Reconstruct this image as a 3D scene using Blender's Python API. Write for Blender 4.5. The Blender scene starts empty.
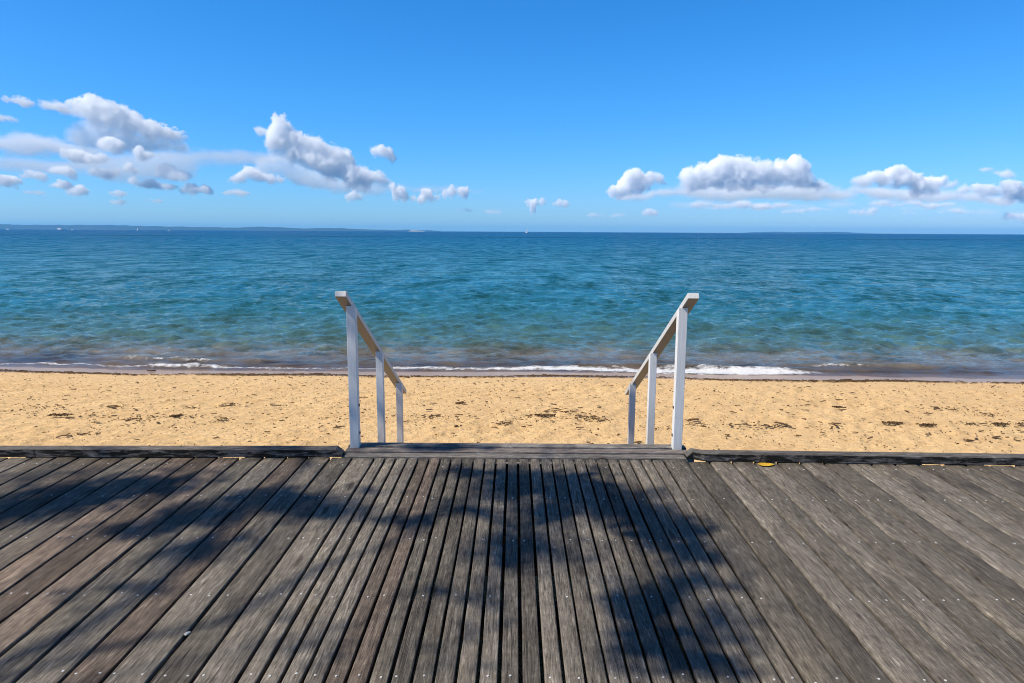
import bpy, bmesh, math, random
import numpy as np
from mathutils import Vector, Matrix, noise as mnoise
R = math.radians
random.seed(7)
rng = np.random.default_rng(11)
scene = bpy.context.scene
col = scene.collection

# ------------------------------------------------------------------ camera
F, W, H = 710.0, 1024, 683
EYE = Vector((0.0, 0.0, 1.6))
cam_d = bpy.data.cameras.new('camera'); cam_d.sensor_width = 36.0
cam_d.lens = F / W * 36.0; cam_d.clip_start = 0.05; cam_d.clip_end = 200000
cam = bpy.data.objects.new('camera', cam_d); col.objects.link(cam)
M3 = Matrix.Rotation(R(0.24), 3, 'Z') @ Matrix.Rotation(R(90 - 8.80), 3, 'X') @ Matrix.Rotation(R(0.30), 3, 'Z')
cam.matrix_world = Matrix.Translation(EYE) @ M3.to_4x4()
scene.camera = cam

def ray(px, py):
    return (M3 @ Vector(((px - W / 2) / F, -(py - H / 2) / F, -1.0)))
def at(px, py, z=0.0):                    # point of the horizontal plane z seen at a pixel
    d = ray(px, py); t = (z - EYE.z) / d.z
    return EYE + d * t

SUN = Vector((-1.0, -0.35, 1.3)).normalized()

# ------------------------------------------------------------------ helpers
def link(o, parent=None):
    col.objects.link(o)
    if parent is not None: o.parent = parent
    return o
def tag(o, label=None, cat=None, group=None, kind=None):
    if label: o['label'] = label
    if cat: o['category'] = cat
    if group: o['group'] = group
    if kind: o['kind'] = kind
    return o
def empty(name, loc=(0, 0, 0), rz=0.0):
    o = bpy.data.objects.new(name, None); o.location = loc; o.rotation_euler = (0, 0, rz)
    o.empty_display_size = 0.2
    return link(o)
def mesh_np(name, co, faces, mat, parent=None, smooth=False, attrs=None, uniform=4):
    """co (n,3) array, faces (m,k) array"""
    co = np.asarray(co, dtype=np.float32); faces = np.asarray(faces, dtype=np.int32)
    me = bpy.data.meshes.new(name)
    me.vertices.add(len(co)); me.vertices.foreach_set('co', co.ravel())
    k = faces.shape[1]
    me.loops.add(faces.size); me.loops.foreach_set('vertex_index', faces.ravel())
    me.polygons.add(len(faces)); me.polygons.foreach_set('loop_start', np.arange(0, faces.size, k, dtype=np.int32))
    me.polygons.foreach_set('loop_total', np.full(len(faces), k, dtype=np.int32))
    if smooth: me.polygons.foreach_set('use_smooth', np.ones(len(faces), dtype=bool))
    me.update(calc_edges=True)
    for an, av in (attrs or {}).items():
        a = me.attributes.new(an, 'FLOAT', 'POINT'); a.data.foreach_set('value', np.asarray(av, dtype=np.float32))
    if mat: me.materials.append(mat)
    o = bpy.data.objects.new(name, me)
    return link(o, parent)
class MB:
    """collects boxes, prisms and tubes and links them as one mesh"""
    def __init__(s): s.bm = bmesh.new(); s.lay = s.bm.verts.layers.float.new('brnd')
    def hexa(s, pts, rnd=None):
        v = [s.bm.verts.new(p) for p in pts]
        r = random.random() if rnd is None else rnd
        for q in v: q[s.lay] = r
        for f in ((0, 3, 2, 1), (4, 5, 6, 7), (0, 1, 5, 4), (1, 2, 6, 5), (2, 3, 7, 6), (3, 0, 4, 7)):
            s.bm.faces.new([v[i] for i in f])
    def box(s, x0, x1, y0, y1, z0, z1, rnd=None):
        s.hexa([(x0, y0, z0), (x1, y0, z0), (x1, y1, z0), (x0, y1, z0), (x0, y0, z1), (x1, y0, z1), (x1, y1, z1), (x0, y1, z1)], rnd)
    def tube(s, pts, rad, n=8, cap=True, rnd=None):
        r = random.random() if rnd is None else rnd
        rings = []
        for i, p in enumerate(pts):
            p = Vector(p)
            a = Vector(pts[max(i - 1, 0)]); b = Vector(pts[min(i + 1, len(pts) - 1)])
            t = (b - a).normalized(); u = t.orthogonal().normalized(); w = t.cross(u)
            rr = rad[i] if hasattr(rad, '__len__') else rad
            ring = []
            for k in range(n):
                an = 2 * math.pi * k / n
                q = s.bm.verts.new(p + (u * math.cos(an) + w * math.sin(an)) * rr); q[s.lay] = r; ring.append(q)
            rings.append(ring)
        for i in range(len(rings) - 1):
            for k in range(n):
                s.bm.faces.new((rings[i][k], rings[i][(k + 1) % n], rings[i + 1][(k + 1) % n], rings[i + 1][k]))
        if cap:
            s.bm.faces.new(rings[0][::-1]); s.bm.faces.new(rings[-1])
    def bevel(s, w, seg=1):
        bmesh.ops.bevel(s.bm, geom=list(s.bm.edges), offset=w, segments=seg, affect='EDGES', profile=0.6)
        return s
    def build(s, name, mat, parent=None, smooth=False):
        bmesh.ops.recalc_face_normals(s.bm, faces=s.bm.faces)
        me = bpy.data.meshes.new(name); s.bm.to_mesh(me); s.bm.free()
        me.materials.append(mat)
        if smooth:
            me.polygons.foreach_set('use_smooth', [True] * len(me.polygons))
        return link(bpy.data.objects.new(name, me), parent)

# ------------------------------------------------------------------ node helpers
def new_mat(name):
    m = bpy.data.materials.new(name); m.use_nodes = True
    nt = m.node_tree; nt.nodes.clear()
    return m, NT(nt)
class NT:
    def __init__(s, nt): s.nt = nt
    def n(s, t, **kw):
        nd = s.nt.nodes.new(t)
        for k, v in kw.items(): setattr(nd, k, v)
        return nd
    def l(s, a, b): s.nt.links.new(a, b)
    def inp(s, sock, v):
        if isinstance(v, bpy.types.NodeSocket): s.l(v, sock)
        elif v is not None: sock.default_value = v
    def attr(s, name): return s.n('ShaderNodeAttribute', attribute_name=name).outputs['Fac']
    def pos(s): return s.n('ShaderNodeNewGeometry').outputs['Position']
    def obj(s): return s.n('ShaderNodeTexCoord').outputs['Object']
    def math(s, op, a, b=None, c=None, clamp=False):
        nd = s.n('ShaderNodeMath', operation=op, use_clamp=clamp)
        s.inp(nd.inputs[0], a); s.inp(nd.inputs[1], b)
        if c is not None: s.inp(nd.inputs[2], c)
        return nd.outputs[0]
    def vmath(s, op, a, b):
        nd = s.n('ShaderNodeVectorMath', operation=op); s.inp(nd.inputs[0], a); s.inp(nd.inputs[1], b); return nd.outputs[0]
    def comb(s, x, y, z):
        nd = s.n('ShaderNodeCombineXYZ'); s.inp(nd.inputs[0], x); s.inp(nd.inputs[1], y); s.inp(nd.inputs[2], z); return nd.outputs[0]
    def sep(s, v):
        nd = s.n('ShaderNodeSeparateXYZ'); s.l(v, nd.inputs[0]); return nd.outputs
    def noise(s, vec, scale, detail=4, rough=0.55, dist=0.0, typ='FBM'):
        nd = s.n('ShaderNodeTexNoise'); nd.noise_type = typ; s.l(vec, nd.inputs['Vector'])
        nd.inputs['Scale'].default_value = scale; nd.inputs['Detail'].default_value = detail
        nd.inputs['Roughness'].default_value = rough; nd.inputs['Distortion'].default_value = dist
        return nd.outputs['Fac']
    def ramp(s, fac, stops, interp='LINEAR'):
        nd = s.n('ShaderNodeValToRGB'); cr = nd.color_ramp; cr.interpolation = interp
        while len(cr.elements) < len(stops): cr.elements.new(0.5)
        for e, (p, c) in zip(cr.elements, stops):
            e.position = p; e.color = (c, c, c, 1) if not hasattr(c, '__len__') else (*c, 1)
        s.inp(nd.inputs[0], fac); return nd.outputs[0]
    def maprange(s, v, a, b, c=0.0, d=1.0, smooth=False):
        nd = s.n('ShaderNodeMapRange'); nd.interpolation_type = 'SMOOTHSTEP' if smooth else 'LINEAR'; nd.clamp = True
        s.inp(nd.inputs[0], v)
        for i, q in enumerate((a, b, c, d)): s.inp(nd.inputs[i + 1], q)
        return nd.outputs[0]
    def mix(s, fac, a, b, blend='MIX'):
        nd = s.n('ShaderNodeMix', data_type='RGBA', blend_type=blend)
        s.inp(nd.inputs[0], fac)
        s.inp(nd.inputs[6], (*a, 1) if isinstance(a, tuple) else a); s.inp(nd.inputs[7], (*b, 1) if isinstance(b, tuple) else b)
        return nd.outputs[2]
    def bump(s, h, strength=1.0, dist=0.01, normal=None):
        nd = s.n('ShaderNodeBump'); nd.inputs['Strength'].default_value = strength
        s.inp(nd.inputs['Distance'], dist); s.l(h, nd.inputs['Height'])
        if normal is not None: s.l(normal, nd.inputs['Normal'])
        return nd.outputs[0]
    def bsdf(s, color, rough=0.6, normal=None, spec=0.5, **kw):
        nd = s.n('ShaderNodeBsdfPrincipled')
        s.inp(nd.inputs['Base Color'], (*color, 1) if isinstance(color, tuple) else color)
        s.inp(nd.inputs['Roughness'], rough); s.inp(nd.inputs['Specular IOR Level'], spec)
        if normal is not None: s.l(normal, nd.inputs['Normal'])
        for k, v in kw.items(): s.inp(nd.inputs[k], v)
        return nd.outputs[0]
    def out(s, sh, vol=None):
        o = s.n('ShaderNodeOutputMaterial')
        if sh is not None: s.l(sh, o.inputs['Surface'])
        if vol is not None: s.l(vol, o.inputs['Volume'])

# ------------------------------------------------------------------ materials
def wood_mat(name, axis='Y', dark=1.0, tint=(1, 1, 1), black=0.0):
    """weathered bare timber, grain running along one axis, every board different (attribute brnd)"""
    m, t = new_mat(name)
    b = t.attr('brnd'); p = t.obj(); x, y, z = t.sep(p)
    if axis == 'X': u, v = x, y
    else: u, v = y, x
    off = t.math('MULTIPLY', b, 53.0)
    g1 = t.comb(t.math('MULTIPLY', v, 170.0), t.math('MULTIPLY_ADD', u, 13.0, off), t.math('MULTIPLY', z, 60.0))
    g2 = t.comb(t.math('MULTIPLY', v, 42.0), t.math('MULTIPLY_ADD', u, 4.2, off), t.math('MULTIPLY', z, 20.0))
    g3 = t.comb(t.math('MULTIPLY', v, 5.0), t.math('MULTIPLY_ADD', u, 1.7, off), off)
    fine = t.noise(g1, 1.0, 5, 0.72, 0.4)
    mid = t.noise(g2, 1.0, 4, 0.6, 1.2)
    big = t.noise(g3, 1.0, 5, 0.6, 0.3)
    blot = t.noise(p, 2.2, 5, 0.62)
    b2 = t.math('FRACT', t.math('MULTIPLY', b, 7.31)); b3 = t.math('FRACT', t.math('MULTIPLY', b, 23.7))
    s = lambda c: tuple(q * dark * w for q, w in zip(c, tint))
    c = t.ramp(t.math('ADD', t.math('MULTIPLY', fine, 0.60), t.math('MULTIPLY', mid, 0.40)),
               [(0.34, s((0.040, 0.036, 0.033))), (0.45, s((0.115, 0.103, 0.093))), (0.56, s((0.190, 0.173, 0.155))), (0.68, s((0.40, 0.372, 0.338)))])
    # board to board difference of tone and hue
    tone = t.maprange(b2, 0, 1, 0.68, 1.38)
    c = t.mix(1.0, c, t.comb(tone, tone, tone), 'MULTIPLY')
    red = t.maprange(b3, 0.68, 1.0, 0.0, 0.6)
    c = t.mix(red, c, t.mix(1.0, c, s((1.06, 0.86, 0.86)), 'MULTIPLY'))
    # warm brown patches and grey-black weather stains
    c = t.mix(t.maprange(big, 0.50, 0.74, 0, 0.6, True), c, t.mix(1.0, c, (0.60, 0.58, 0.60), 'MULTIPLY'))
    c = t.mix(t.maprange(big, 0.46, 0.28, 0, 0.55, True), c, t.mix(1.0, c, (1.22, 1.14, 1.02), 'MULTIPLY'))
    c = t.mix(t.maprange(blot, 0.54, 0.70, 0, 0.55, True), c, t.mix(1.0, c, (0.55, 0.56, 0.60), 'MULTIPLY'))
    sp_ = t.noise(p, 26.0, 4, 0.7)
    c = t.mix(t.maprange(sp_, 0.50, 0.66, 0, 0.45), c, t.mix(1.0, c, (0.62, 0.60, 0.60), 'MULTIPLY'))
    c = t.mix(t.maprange(sp_, 0.48, 0.36, 0, 0.45), c, t.mix(1.0, c, (1.35, 1.32, 1.28), 'MULTIPLY'))
    vo = t.n('ShaderNodeTexVoronoi'); vo.inputs['Scale'].default_value = 1.0; t.l(t.comb(t.math('MULTIPLY_ADD', v, 6.0, off), t.math('MULTIPLY_ADD', u, 1.15, off), 0.0), vo.inputs['Vector'])
    kn = t.maprange(vo.outputs['Distance'], 0.045, 0.13, 0.75, 0.0, True)
    c = t.mix(kn, c, s((0.045, 0.034, 0.028)))
    # checks: thin dark splits along the grain
    chk = t.noise(t.comb(t.math('MULTIPLY', v, 85.0), t.math('MULTIPLY_ADD', u, 0.9, off), z), 1.0, 2, 0.5, 0.2)
    chkm = t.maprange(t.math('ABSOLUTE', t.math('SUBTRACT', chk, 0.5)), 0.0, 0.018, 1.0, 0.0)
    chkm = t.math('MULTIPLY', chkm, t.maprange(big, 0.42, 0.6, 0, 0.8))
    c = t.mix(chkm, c, s((0.018, 0.016, 0.015)))
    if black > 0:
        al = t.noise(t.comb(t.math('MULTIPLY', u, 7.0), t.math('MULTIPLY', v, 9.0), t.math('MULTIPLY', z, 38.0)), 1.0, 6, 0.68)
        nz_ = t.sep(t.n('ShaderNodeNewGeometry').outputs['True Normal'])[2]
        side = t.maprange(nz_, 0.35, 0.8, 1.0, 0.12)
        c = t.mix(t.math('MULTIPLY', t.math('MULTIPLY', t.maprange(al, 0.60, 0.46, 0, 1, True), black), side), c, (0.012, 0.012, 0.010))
    h = t.math('ADD', t.math('MULTIPLY', fine, 0.6), t.math('MULTIPLY', mid, 1.0))
    h = t.math('SUBTRACT', h, t.math('MULTIPLY', chkm, 0.8))
    nrm = t.bump(h, 0.9, 0.0028)
    t.out(t.bsdf(c, t.maprange(fine, 0.3, 0.7, 0.75, 0.95), nrm, 0.10))
    return m
MAT = {}
MAT['deck'] = wood_mat('weathered_deck_timber', dark=0.86, tint=(1.03, .985, .89))
MAT['landing'] = wood_mat('weathered_landing_timber', 'X', 1.15)
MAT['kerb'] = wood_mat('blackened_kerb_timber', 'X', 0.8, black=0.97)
MAT['joist'] = wood_mat('dark_joist_timber', 'X', 0.35)

def simple(name, color, rough=0.6, spec=0.4, var=0.15, scale=8.0, metallic=0.0, bump=0.0):
    m, t = new_mat(name)
    nz = t.noise(t.obj(), scale, 5, 0.6)
    lo = tuple(q * (1 - var) for q in color); hi = tuple(min(q * (1 + var), 1) for q in color)
    c = t.ramp(nz, [(0.3, lo), (0.7, hi)])
    nr = t.bump(nz, 0.6, bump) if bump else None
    t.out(t.bsdf(c, rough, nr, spec, Metallic=metallic)); return m
# worn white paint on timber
def paint_mat(name, base=(0.78, 0.77, 0.74)):
    m, t = new_mat(name)
    p = t.obj(); x, y, z = t.sep(p)
    gr = t.noise(t.comb(t.math('MULTIPLY', x, 90), t.math('MULTIPLY', y, 90), t.math('MULTIPLY', z, 5)), 1.0, 4, 0.6)
    bl = t.noise(p, 9.0, 6, 0.7)
    c = t.ramp(gr, [(0.3, tuple(q * 0.86 for q in base)), (0.62, base)])
    c = t.mix(t.maprange(bl, 0.57, 0.72, 0, 0.75, True), c, (0.40, 0.37, 0.32))
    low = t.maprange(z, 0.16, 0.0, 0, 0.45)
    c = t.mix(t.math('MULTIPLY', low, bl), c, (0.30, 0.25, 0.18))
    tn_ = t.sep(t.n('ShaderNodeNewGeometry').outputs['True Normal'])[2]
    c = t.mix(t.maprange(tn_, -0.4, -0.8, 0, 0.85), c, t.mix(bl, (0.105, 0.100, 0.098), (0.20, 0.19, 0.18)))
    t.out(t.bsdf(c, 0.5, t.bump(gr, 0.5, 0.002), 0.4)); return m
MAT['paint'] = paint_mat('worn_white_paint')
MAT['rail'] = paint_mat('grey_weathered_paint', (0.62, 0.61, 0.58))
MAT['screw'] = simple('galvanised_screw', (0.50, 0.49, 0.47), 0.6, 0.3, 0.35, 20, 0.0)
MAT['bolt'] = simple('rusty_bolt', (0.10, 0.07, 0.05), 0.7)
MAT['hull'] = simple('white_gelcoat', (0.82, 0.82, 0.82), 0.3)
MAT['cabin'] = simple('boat_cabin_paint', (0.7, 0.72, 0.75), 0.3)
MAT['weed'] = simple('dry_brown_seaweed', (0.085, 0.048, 0.020), 0.85, 0.2, 0.5, 30)
MAT['bark'] = simple('rough_grey_bark', (0.14, 0.11, 0.09), 0.9, 0.2, 0.4, 14, 0, 0.02)
MAT['yellow'] = simple('faded_yellow_paint', (0.50, 0.30, 0.03), 0.7, 0.2, 0.5, 35)
MAT['shell'] = simple('pale_shell', (0.42, 0.41, 0.38), 0.5)
def leaf_mat():
    m, t = new_mat('olive_green_leaf')
    b = t.attr('brnd')
    c = t.ramp(b, [(0.0, (0.035, 0.06, 0.02)), (0.6, (0.06, 0.10, 0.03)), (1.0, (0.11, 0.14, 0.045))])
    t.out(t.bsdf(c, 0.55, None, 0.35)); return m
MAT['leaf'] = leaf_mat()

# ------------------------------------------------------------------ beach profile
ZW = -2.0                                  # water level
def sand_z(X, Y):
    X = np.asarray(X, dtype=float); Y = np.asarray(Y, dtype=float)
    e = shore_shift(X)
    yy = Y - e
    return np.where(yy < 8.0, -0.90, np.where(yy < 60, -0.90 - 0.110 * (yy - 8.0), -6.62)) - 0.06 * np.exp(-((yy - 8) / 2.0) ** 2)
def shore_shift(X):                        # the shoreline runs slightly oblique and wanders
    X = np.clip(np.asarray(X, dtype=float), -400, 400)
    return -0.020 * X + 0.10 * np.sin(X * 0.37 + 1.0) + 0.05 * np.sin(X * 0.9)
WLINE = 18.0

def fbm2(X, Y, scale, octaves=4, seed=0, gain=0.5):
    """value-like noise as a sum of rotated sines: cheap and non repeating at this size"""
    r = np.random.default_rng(seed); out = np.zeros_like(X); a = 1.0; tot = 0; f = 2 * math.pi / scale
    for o in range(octaves):
        for k in range(5):
            th = r.uniform(0, 2 * math.pi); ph = r.uniform(0, 6.28); ff = f * r.uniform(0.7, 1.4)
            out += a * np.sin(X * math.cos(th) * ff + Y * math.sin(th) * ff + ph); tot += a * 0.7
        a *= gain; f *= 2.0
    return out / tot
def fan_grid(rows, ncol, k0, k1):
    ex = np.array([1.04, 1.1, 1.18, 1.3, 1.45, 1.65, 1.9, 2.2, 2.6, 3.0])
    U = np.concatenate([-ex[::-1], np.linspace(-1, 1, ncol), ex])
    Yg = np.repeat(np.asarray(rows, dtype=float)[:, None], len(U), 1); Xg = U[None, :] * (k0 + k1 * np.abs(rows))[:, None]
    Xg = np.clip(Xg, -40000, 40000)
    n, m = Yg.shape; idx = np.arange(n * m).reshape(n, m)
    f = np.stack([idx[:-1, :-1], idx[:-1, 1:], idx[1:, 1:], idx[1:, :-1]], -1).reshape(-1, 4)
    return Xg, Yg, f

# sand: one sheet, fine in the part between the deck and the water
rows = np.concatenate([[-3000, -600, -120, -40, -12, 0, 3], np.arange(4.6, 20.5, 0.035), np.arange(20.5, 30, 0.4), [34, 40, 48, 59, 61, 90, 200, 1000, 4000, 12000, 28500]])
Xg, Yg, fc = fan_grid(rows, 800, 9.0, 0.9)
Zg = sand_z(Xg, Yg)
ys = Yg - shore_shift(Xg)
dry = np.clip((15.9 - ys) / 1.5, 0, 1) * np.clip((ys - 3) / 2, 0, 1)
foot = fbm2(Xg, Yg, 0.42, 2, 5)            # trampled hollows
Zg = Zg + dry * (0.036 * np.clip(foot, -0.35, 1) * (0.7 + 0.8 * np.clip(fbm2(Xg, Yg, 3.5, 2, 8), -0.4, 1)) + 0.016 * fbm2(Xg, Yg, 0.16, 2, 9)) + 0.02 * fbm2(Xg, Yg, 4.0, 2, 3) * np.clip((17 - ys), 0, 1)
ms, t = new_mat('beach_sand')
p = t.pos(); x, y, z = t.sep(p)
n1 = t.noise(p, 0.9, 5, 0.6); n2 = t.noise(p, 9.0, 5, 0.65); n3 = t.noise(p, 160.0, 2, 0.6)
c = t.ramp(t.math('ADD', t.math('MULTIPLY', n2, 0.6), t.math('MULTIPLY', n1, 0.4)), [(0.32, (0.57, 0.355, 0.155)), (0.55, (0.70, 0.462, 0.215)), (0.72, (0.78, 0.54, 0.27))])
sp = t.maprange(n3, 0.66, 0.74, 0, 0.35); c = t.mix(sp, c, (0.30, 0.20, 0.10))
ysn = t.math('ADD', t.math('MULTIPLY_ADD', x, 0.020, y), t.math('MULTIPLY', t.math('SUBTRACT', t.noise(t.comb(x, t.math('MULTIPLY', y, 0.5), z), 0.5, 4, 0.6), 0.5), 0.8))
wet = t.maprange(ysn, 16.45, 16.95, 0, 1, True)
c = t.mix(wet, c, t.mix(1.0, c, (0.58, 0.57, 0.66), 'MULTIPLY'))
ro = t.maprange(wet, 0, 1, 0.95, 0.30)
nr = t.bump(t.math('ADD', t.math('MULTIPLY', n2, 1.0), t.math('MULTIPLY', n3, 0.12)), 1.0, 0.05)
g = t.n('ShaderNodeNewGeometry').outputs['Normal']
mixn = t.n('ShaderNodeMix', data_type='VECTOR'); t.l(wet, mixn.inputs[0]); t.l(nr, mixn.inputs[4]); t.l(g, mixn.inputs[5])
t.out(t.bsdf(c, ro, mixn.outputs[1], 0.45))
o = mesh_np('beach_sand', np.stack([Xg, Yg, Zg], -1).reshape(-1, 3), fc, ms, smooth=True)
tag(o, 'golden sand beach between the boardwalk and the sea', 'beach', kind='structure')

# ------------------------------------------------------------------ sea
rows = [15.6]
while rows[-1] < 420: rows.append(rows[-1] + max(0.045, rows[-1] ** 2 / 2556 * 0.55))
rows = np.array(rows + list(np.geomspace(440, 29000, 55)))
NC = 1500
Xg, Yg, fc = fan_grid(rows, NC, 4.5, 0.86)
dY = np.gradient(rows)[:, None]; dX = (2 * (4.5 + 0.86 * rows) / NC)[:, None]
Z = np.zeros_like(Xg)
r = np.random.default_rng(3)
ysh = Yg - shore_shift(Xg)
depth0 = np.clip((ysh - WLINE) * 0.11, 0, 10)
calm = np.clip(0.30 + (ysh - 18.3) / 7.0, 0.22, 1.0)
gust = 0.75 + 0.5 * np.clip(fbm2(Xg, Yg, 40, 3, 77) + 0.3, -0.4, 1.0)
for lam0, nn, amp in ((5.0, 7, 0.009), (2.6, 10, 0.0095), (1.4, 14, 0.0140), (0.75, 16, 0.0125), (0.40, 14, 0.0060)):
    lay = np.zeros_like(Xg)
    for k in range(nn):
        lam = lam0 * r.uniform(0.7, 1.45); th = r.normal(-0.22, 0.55); kx, ky = math.sin(th) * 2 * math.pi / lam, math.cos(th) * 2 * math.pi / lam
        ph = Xg * kx + Yg * ky + r.uniform(0, 6.28)
        lay += amp * 0.8 * np.sin(ph + 0.35 * np.sin(ph))
    fade = np.clip(lam0 / (2.8 * np.maximum(dY, dX)) - 0.35, 0, 1)
    Z += lay * fade * (0.4 + 0.6 * calm if lam0 > 3 else calm) * (gust if lam0 < 3 else 1)
# small shore swells, crests parallel to the beach, broken up along their length
def swell(Yc, amp, wf, wb, seg):
    d = ysh - Yc - 0.22 * fbm2(Xg, Xg * 0, 9.0, 2, int(Yc * 10))
    prof = np.where(d < 0, np.exp(-(d / wf) ** 2), np.exp(-(d / wb) ** 2))
    return amp * prof * seg
X1 = Xg
seg1 = np.clip(0.45 + 0.8 * fbm2(X1, X1 * 0, 11, 2, 21), 0.10, 1)
bump_at = lambda c_, w_: np.exp(-((X1 - c_) / w_) ** 2)
seg_front = np.clip(0.25 + 0.95 * bump_at(4.6, 3.6) + 0.55 * bump_at(-9.3, 2.6), 0, 1.1)
seg_brown = np.clip(0.3 + 0.9 * bump_at(9.5, 2.2) + 0.8 * bump_at(-9.5, 2.4) + 0.5 * bump_at(-3.2, 1.5), 0, 1.1)
Z += swell(18.60, 0.12, 0.14, 0.4, seg_front)
Z += swell(19.25, 0.12, 0.18, 0.5, seg_brown)
Z += swell(22.4, 0.10, 0.35, 0.8, seg1)
Z += swell(26.5, 0.08, 0.5, 1.1, seg1[:, ::-1])
Z += swell(32.5, 0.07, 0.7, 1.5, seg1)
Zw = ZW + Z
depth = Zw - sand_z(Xg, Yg)
# foam field: a ragged line where the last swell tips over, thinner swash lace further up the sand
fn = fbm2(Xg, Yg * 2.2, 0.9, 4, 31, 0.65); fl = fbm2(Xg, Xg * 0, 6.0, 3, 33)
fy = 18.33 + 0.16 * fl
th = 0.10 + 0.34 * bump_at(4.6, 3.3) + 0.10 * bump_at(-4, 4.5)
edgeR = 1 / (1 + np.exp((X1 - 7.6) * 3.0)); 
foam = np.exp(-((ysh - fy + 0.04 * fn) / (th * (0.75 + 0.5 * fn))) ** 2) * (0.35 + 0.65 * edgeR) * np.clip(0.75 + 0.5 * fl + 0.6 * bump_at(4.6, 3.5), 0, 1.2)
fo2 = np.exp(-((ysh - 19.12 + 0.05 * fn) / 0.10) ** 2) * np.clip(0.9 * bump_at(8.6, 1.0) + 0.85 * bump_at(-9.0, 2.2), 0, 1) * np.clip(0.6 + 1.2 * fn, 0, 1)
foam = np.clip(foam + fo2, 0, 1.2)
foam[rows > 30] = 0
Zw = Zw + 0.03 * foam * (0.5 + 0.5 * fn)
mw, t = new_mat('sea_water')
p = t.pos(); x, y, z = t.sep(p)
dep = t.attr('depth'); fm = t.attr('foam')
dist = y
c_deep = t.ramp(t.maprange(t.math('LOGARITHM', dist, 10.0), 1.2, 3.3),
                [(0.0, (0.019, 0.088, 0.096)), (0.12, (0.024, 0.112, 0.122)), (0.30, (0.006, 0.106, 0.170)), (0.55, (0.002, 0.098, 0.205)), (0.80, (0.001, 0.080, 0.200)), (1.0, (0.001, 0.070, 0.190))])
wn = t.noise(t.comb(t.math('MULTIPLY', x, 0.45), y, z), 1.1, 6, 0.66)
dpn = t.math('ADD', dep, t.math('MULTIPLY', t.math('SUBTRACT', wn, 0.5), 0.5))
green = t.maprange(dpn, 0.4, 1.8, 1.0, 0.0, True)
shal = t.maprange(dpn, 0.05, 0.75, 1.0, 0.0, True)
weedp = t.maprange(wn, 0.52, 0.60, 0, 0.75, True)
c_sh = t.mix(weedp, (0.180, 0.145, 0.115), (0.055, 0.040, 0.040))
c_deep = t.mix(green, c_deep, (0.066, 0.130, 0.118))
weed2 = t.maprange(t.noise(t.comb(t.math('MULTIPLY', x, 0.22), t.math('MULTIPLY', y, .6), z), 0.35, 5, 0.65), 0.55, 0.70, 0, 0.22, True)
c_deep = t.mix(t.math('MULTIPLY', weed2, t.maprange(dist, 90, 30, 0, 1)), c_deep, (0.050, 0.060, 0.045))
c = t.mix(shal, c_deep, c_sh)
ptc = t.noise(t.comb(t.math('MULTIPLY', x, 0.25), y, z), 0.035, 4, 0.6)
c = t.mix(t.maprange(ptc, 0.35, 0.65, 0.0, 0.35), c, t.mix(1.0, c, (0.55, 0.70, 0.85), 'MULTIPLY'))
# ripples too fine (near) or too far for the mesh
b0 = t.noise(t.comb(t.math('MULTIPLY', x, 0.8), y, z), 7.0, 4, 0.6)
b1 = t.noise(t.comb(t.math('MULTIPLY', x, 0.55), y, z), 1.3, 4, 0.65)
near = t.maprange(dist, 20, 90, 1.0, 0.0); midw = t.maprange(dist, 25, 110, 0.0, 1.0); farw = t.maprange(dist, 120, 500, 0.0, 1.0)
h = t.math('ADD', t.math('MULTIPLY', b0, t.math('MULTIPLY', near, 0.032)), t.math('MULTIPLY', b1, t.math('MULTIPLY_ADD', midw, 0.22, 0.03)))
b4 = t.noise(t.comb(t.math('MULTIPLY', x, 0.8), y, z), 0.16, 8, 0.55)
h = t.math('ADD', h, t.math('MULTIPLY', b4, t.math('MULTIPLY', midw, 1.3)))
nr = t.bump(h, 1.0, 1.0)
rough = t.maprange(t.math('LOGARITHM', dist, 10.0), 1.3, 3.0, 0.06, 0.22)
# sky reflection differing from wave to wave, painted by noise into gloss and colour
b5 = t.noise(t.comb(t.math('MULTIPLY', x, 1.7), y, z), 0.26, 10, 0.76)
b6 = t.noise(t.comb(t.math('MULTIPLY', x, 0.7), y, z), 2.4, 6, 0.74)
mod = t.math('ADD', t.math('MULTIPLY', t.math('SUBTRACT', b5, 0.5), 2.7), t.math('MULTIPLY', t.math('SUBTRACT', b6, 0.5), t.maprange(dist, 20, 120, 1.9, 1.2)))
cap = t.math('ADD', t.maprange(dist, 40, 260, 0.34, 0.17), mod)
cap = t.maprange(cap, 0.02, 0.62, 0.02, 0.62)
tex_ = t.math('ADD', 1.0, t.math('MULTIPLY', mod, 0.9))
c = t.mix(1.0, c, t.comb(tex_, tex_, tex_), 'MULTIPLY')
fr0 = t.n('ShaderNodeFresnel'); fr0.inputs[0].default_value = 1.333; t.l(nr, fr0.inputs['Normal'])
fac = t.math('MINIMUM', fr0.outputs[0], cap)
dif = t.n('ShaderNodeBsdfDiffuse'); t.l(c, dif.inputs[0]); t.l(nr, dif.inputs['Normal'])
glo = t.n('ShaderNodeBsdfGlossy'); glo.inputs['Color'].default_value = (0.95, 0.98, 0.90, 1); t.l(rough, glo.inputs['Roughness']); t.l(nr, glo.inputs['Normal'])
mx0 = t.n('ShaderNodeMixShader'); t.l(fac, mx0.inputs[0]); t.l(dif.outputs[0], mx0.inputs[1]); t.l(glo.outputs[0], mx0.inputs[2])
water = mx0.outputs[0]
al = t.maprange(dep, 0.0, 0.28, 0.12, 1.0)
tr = t.n('ShaderNodeBsdfTransparent').outputs[0]
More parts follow.
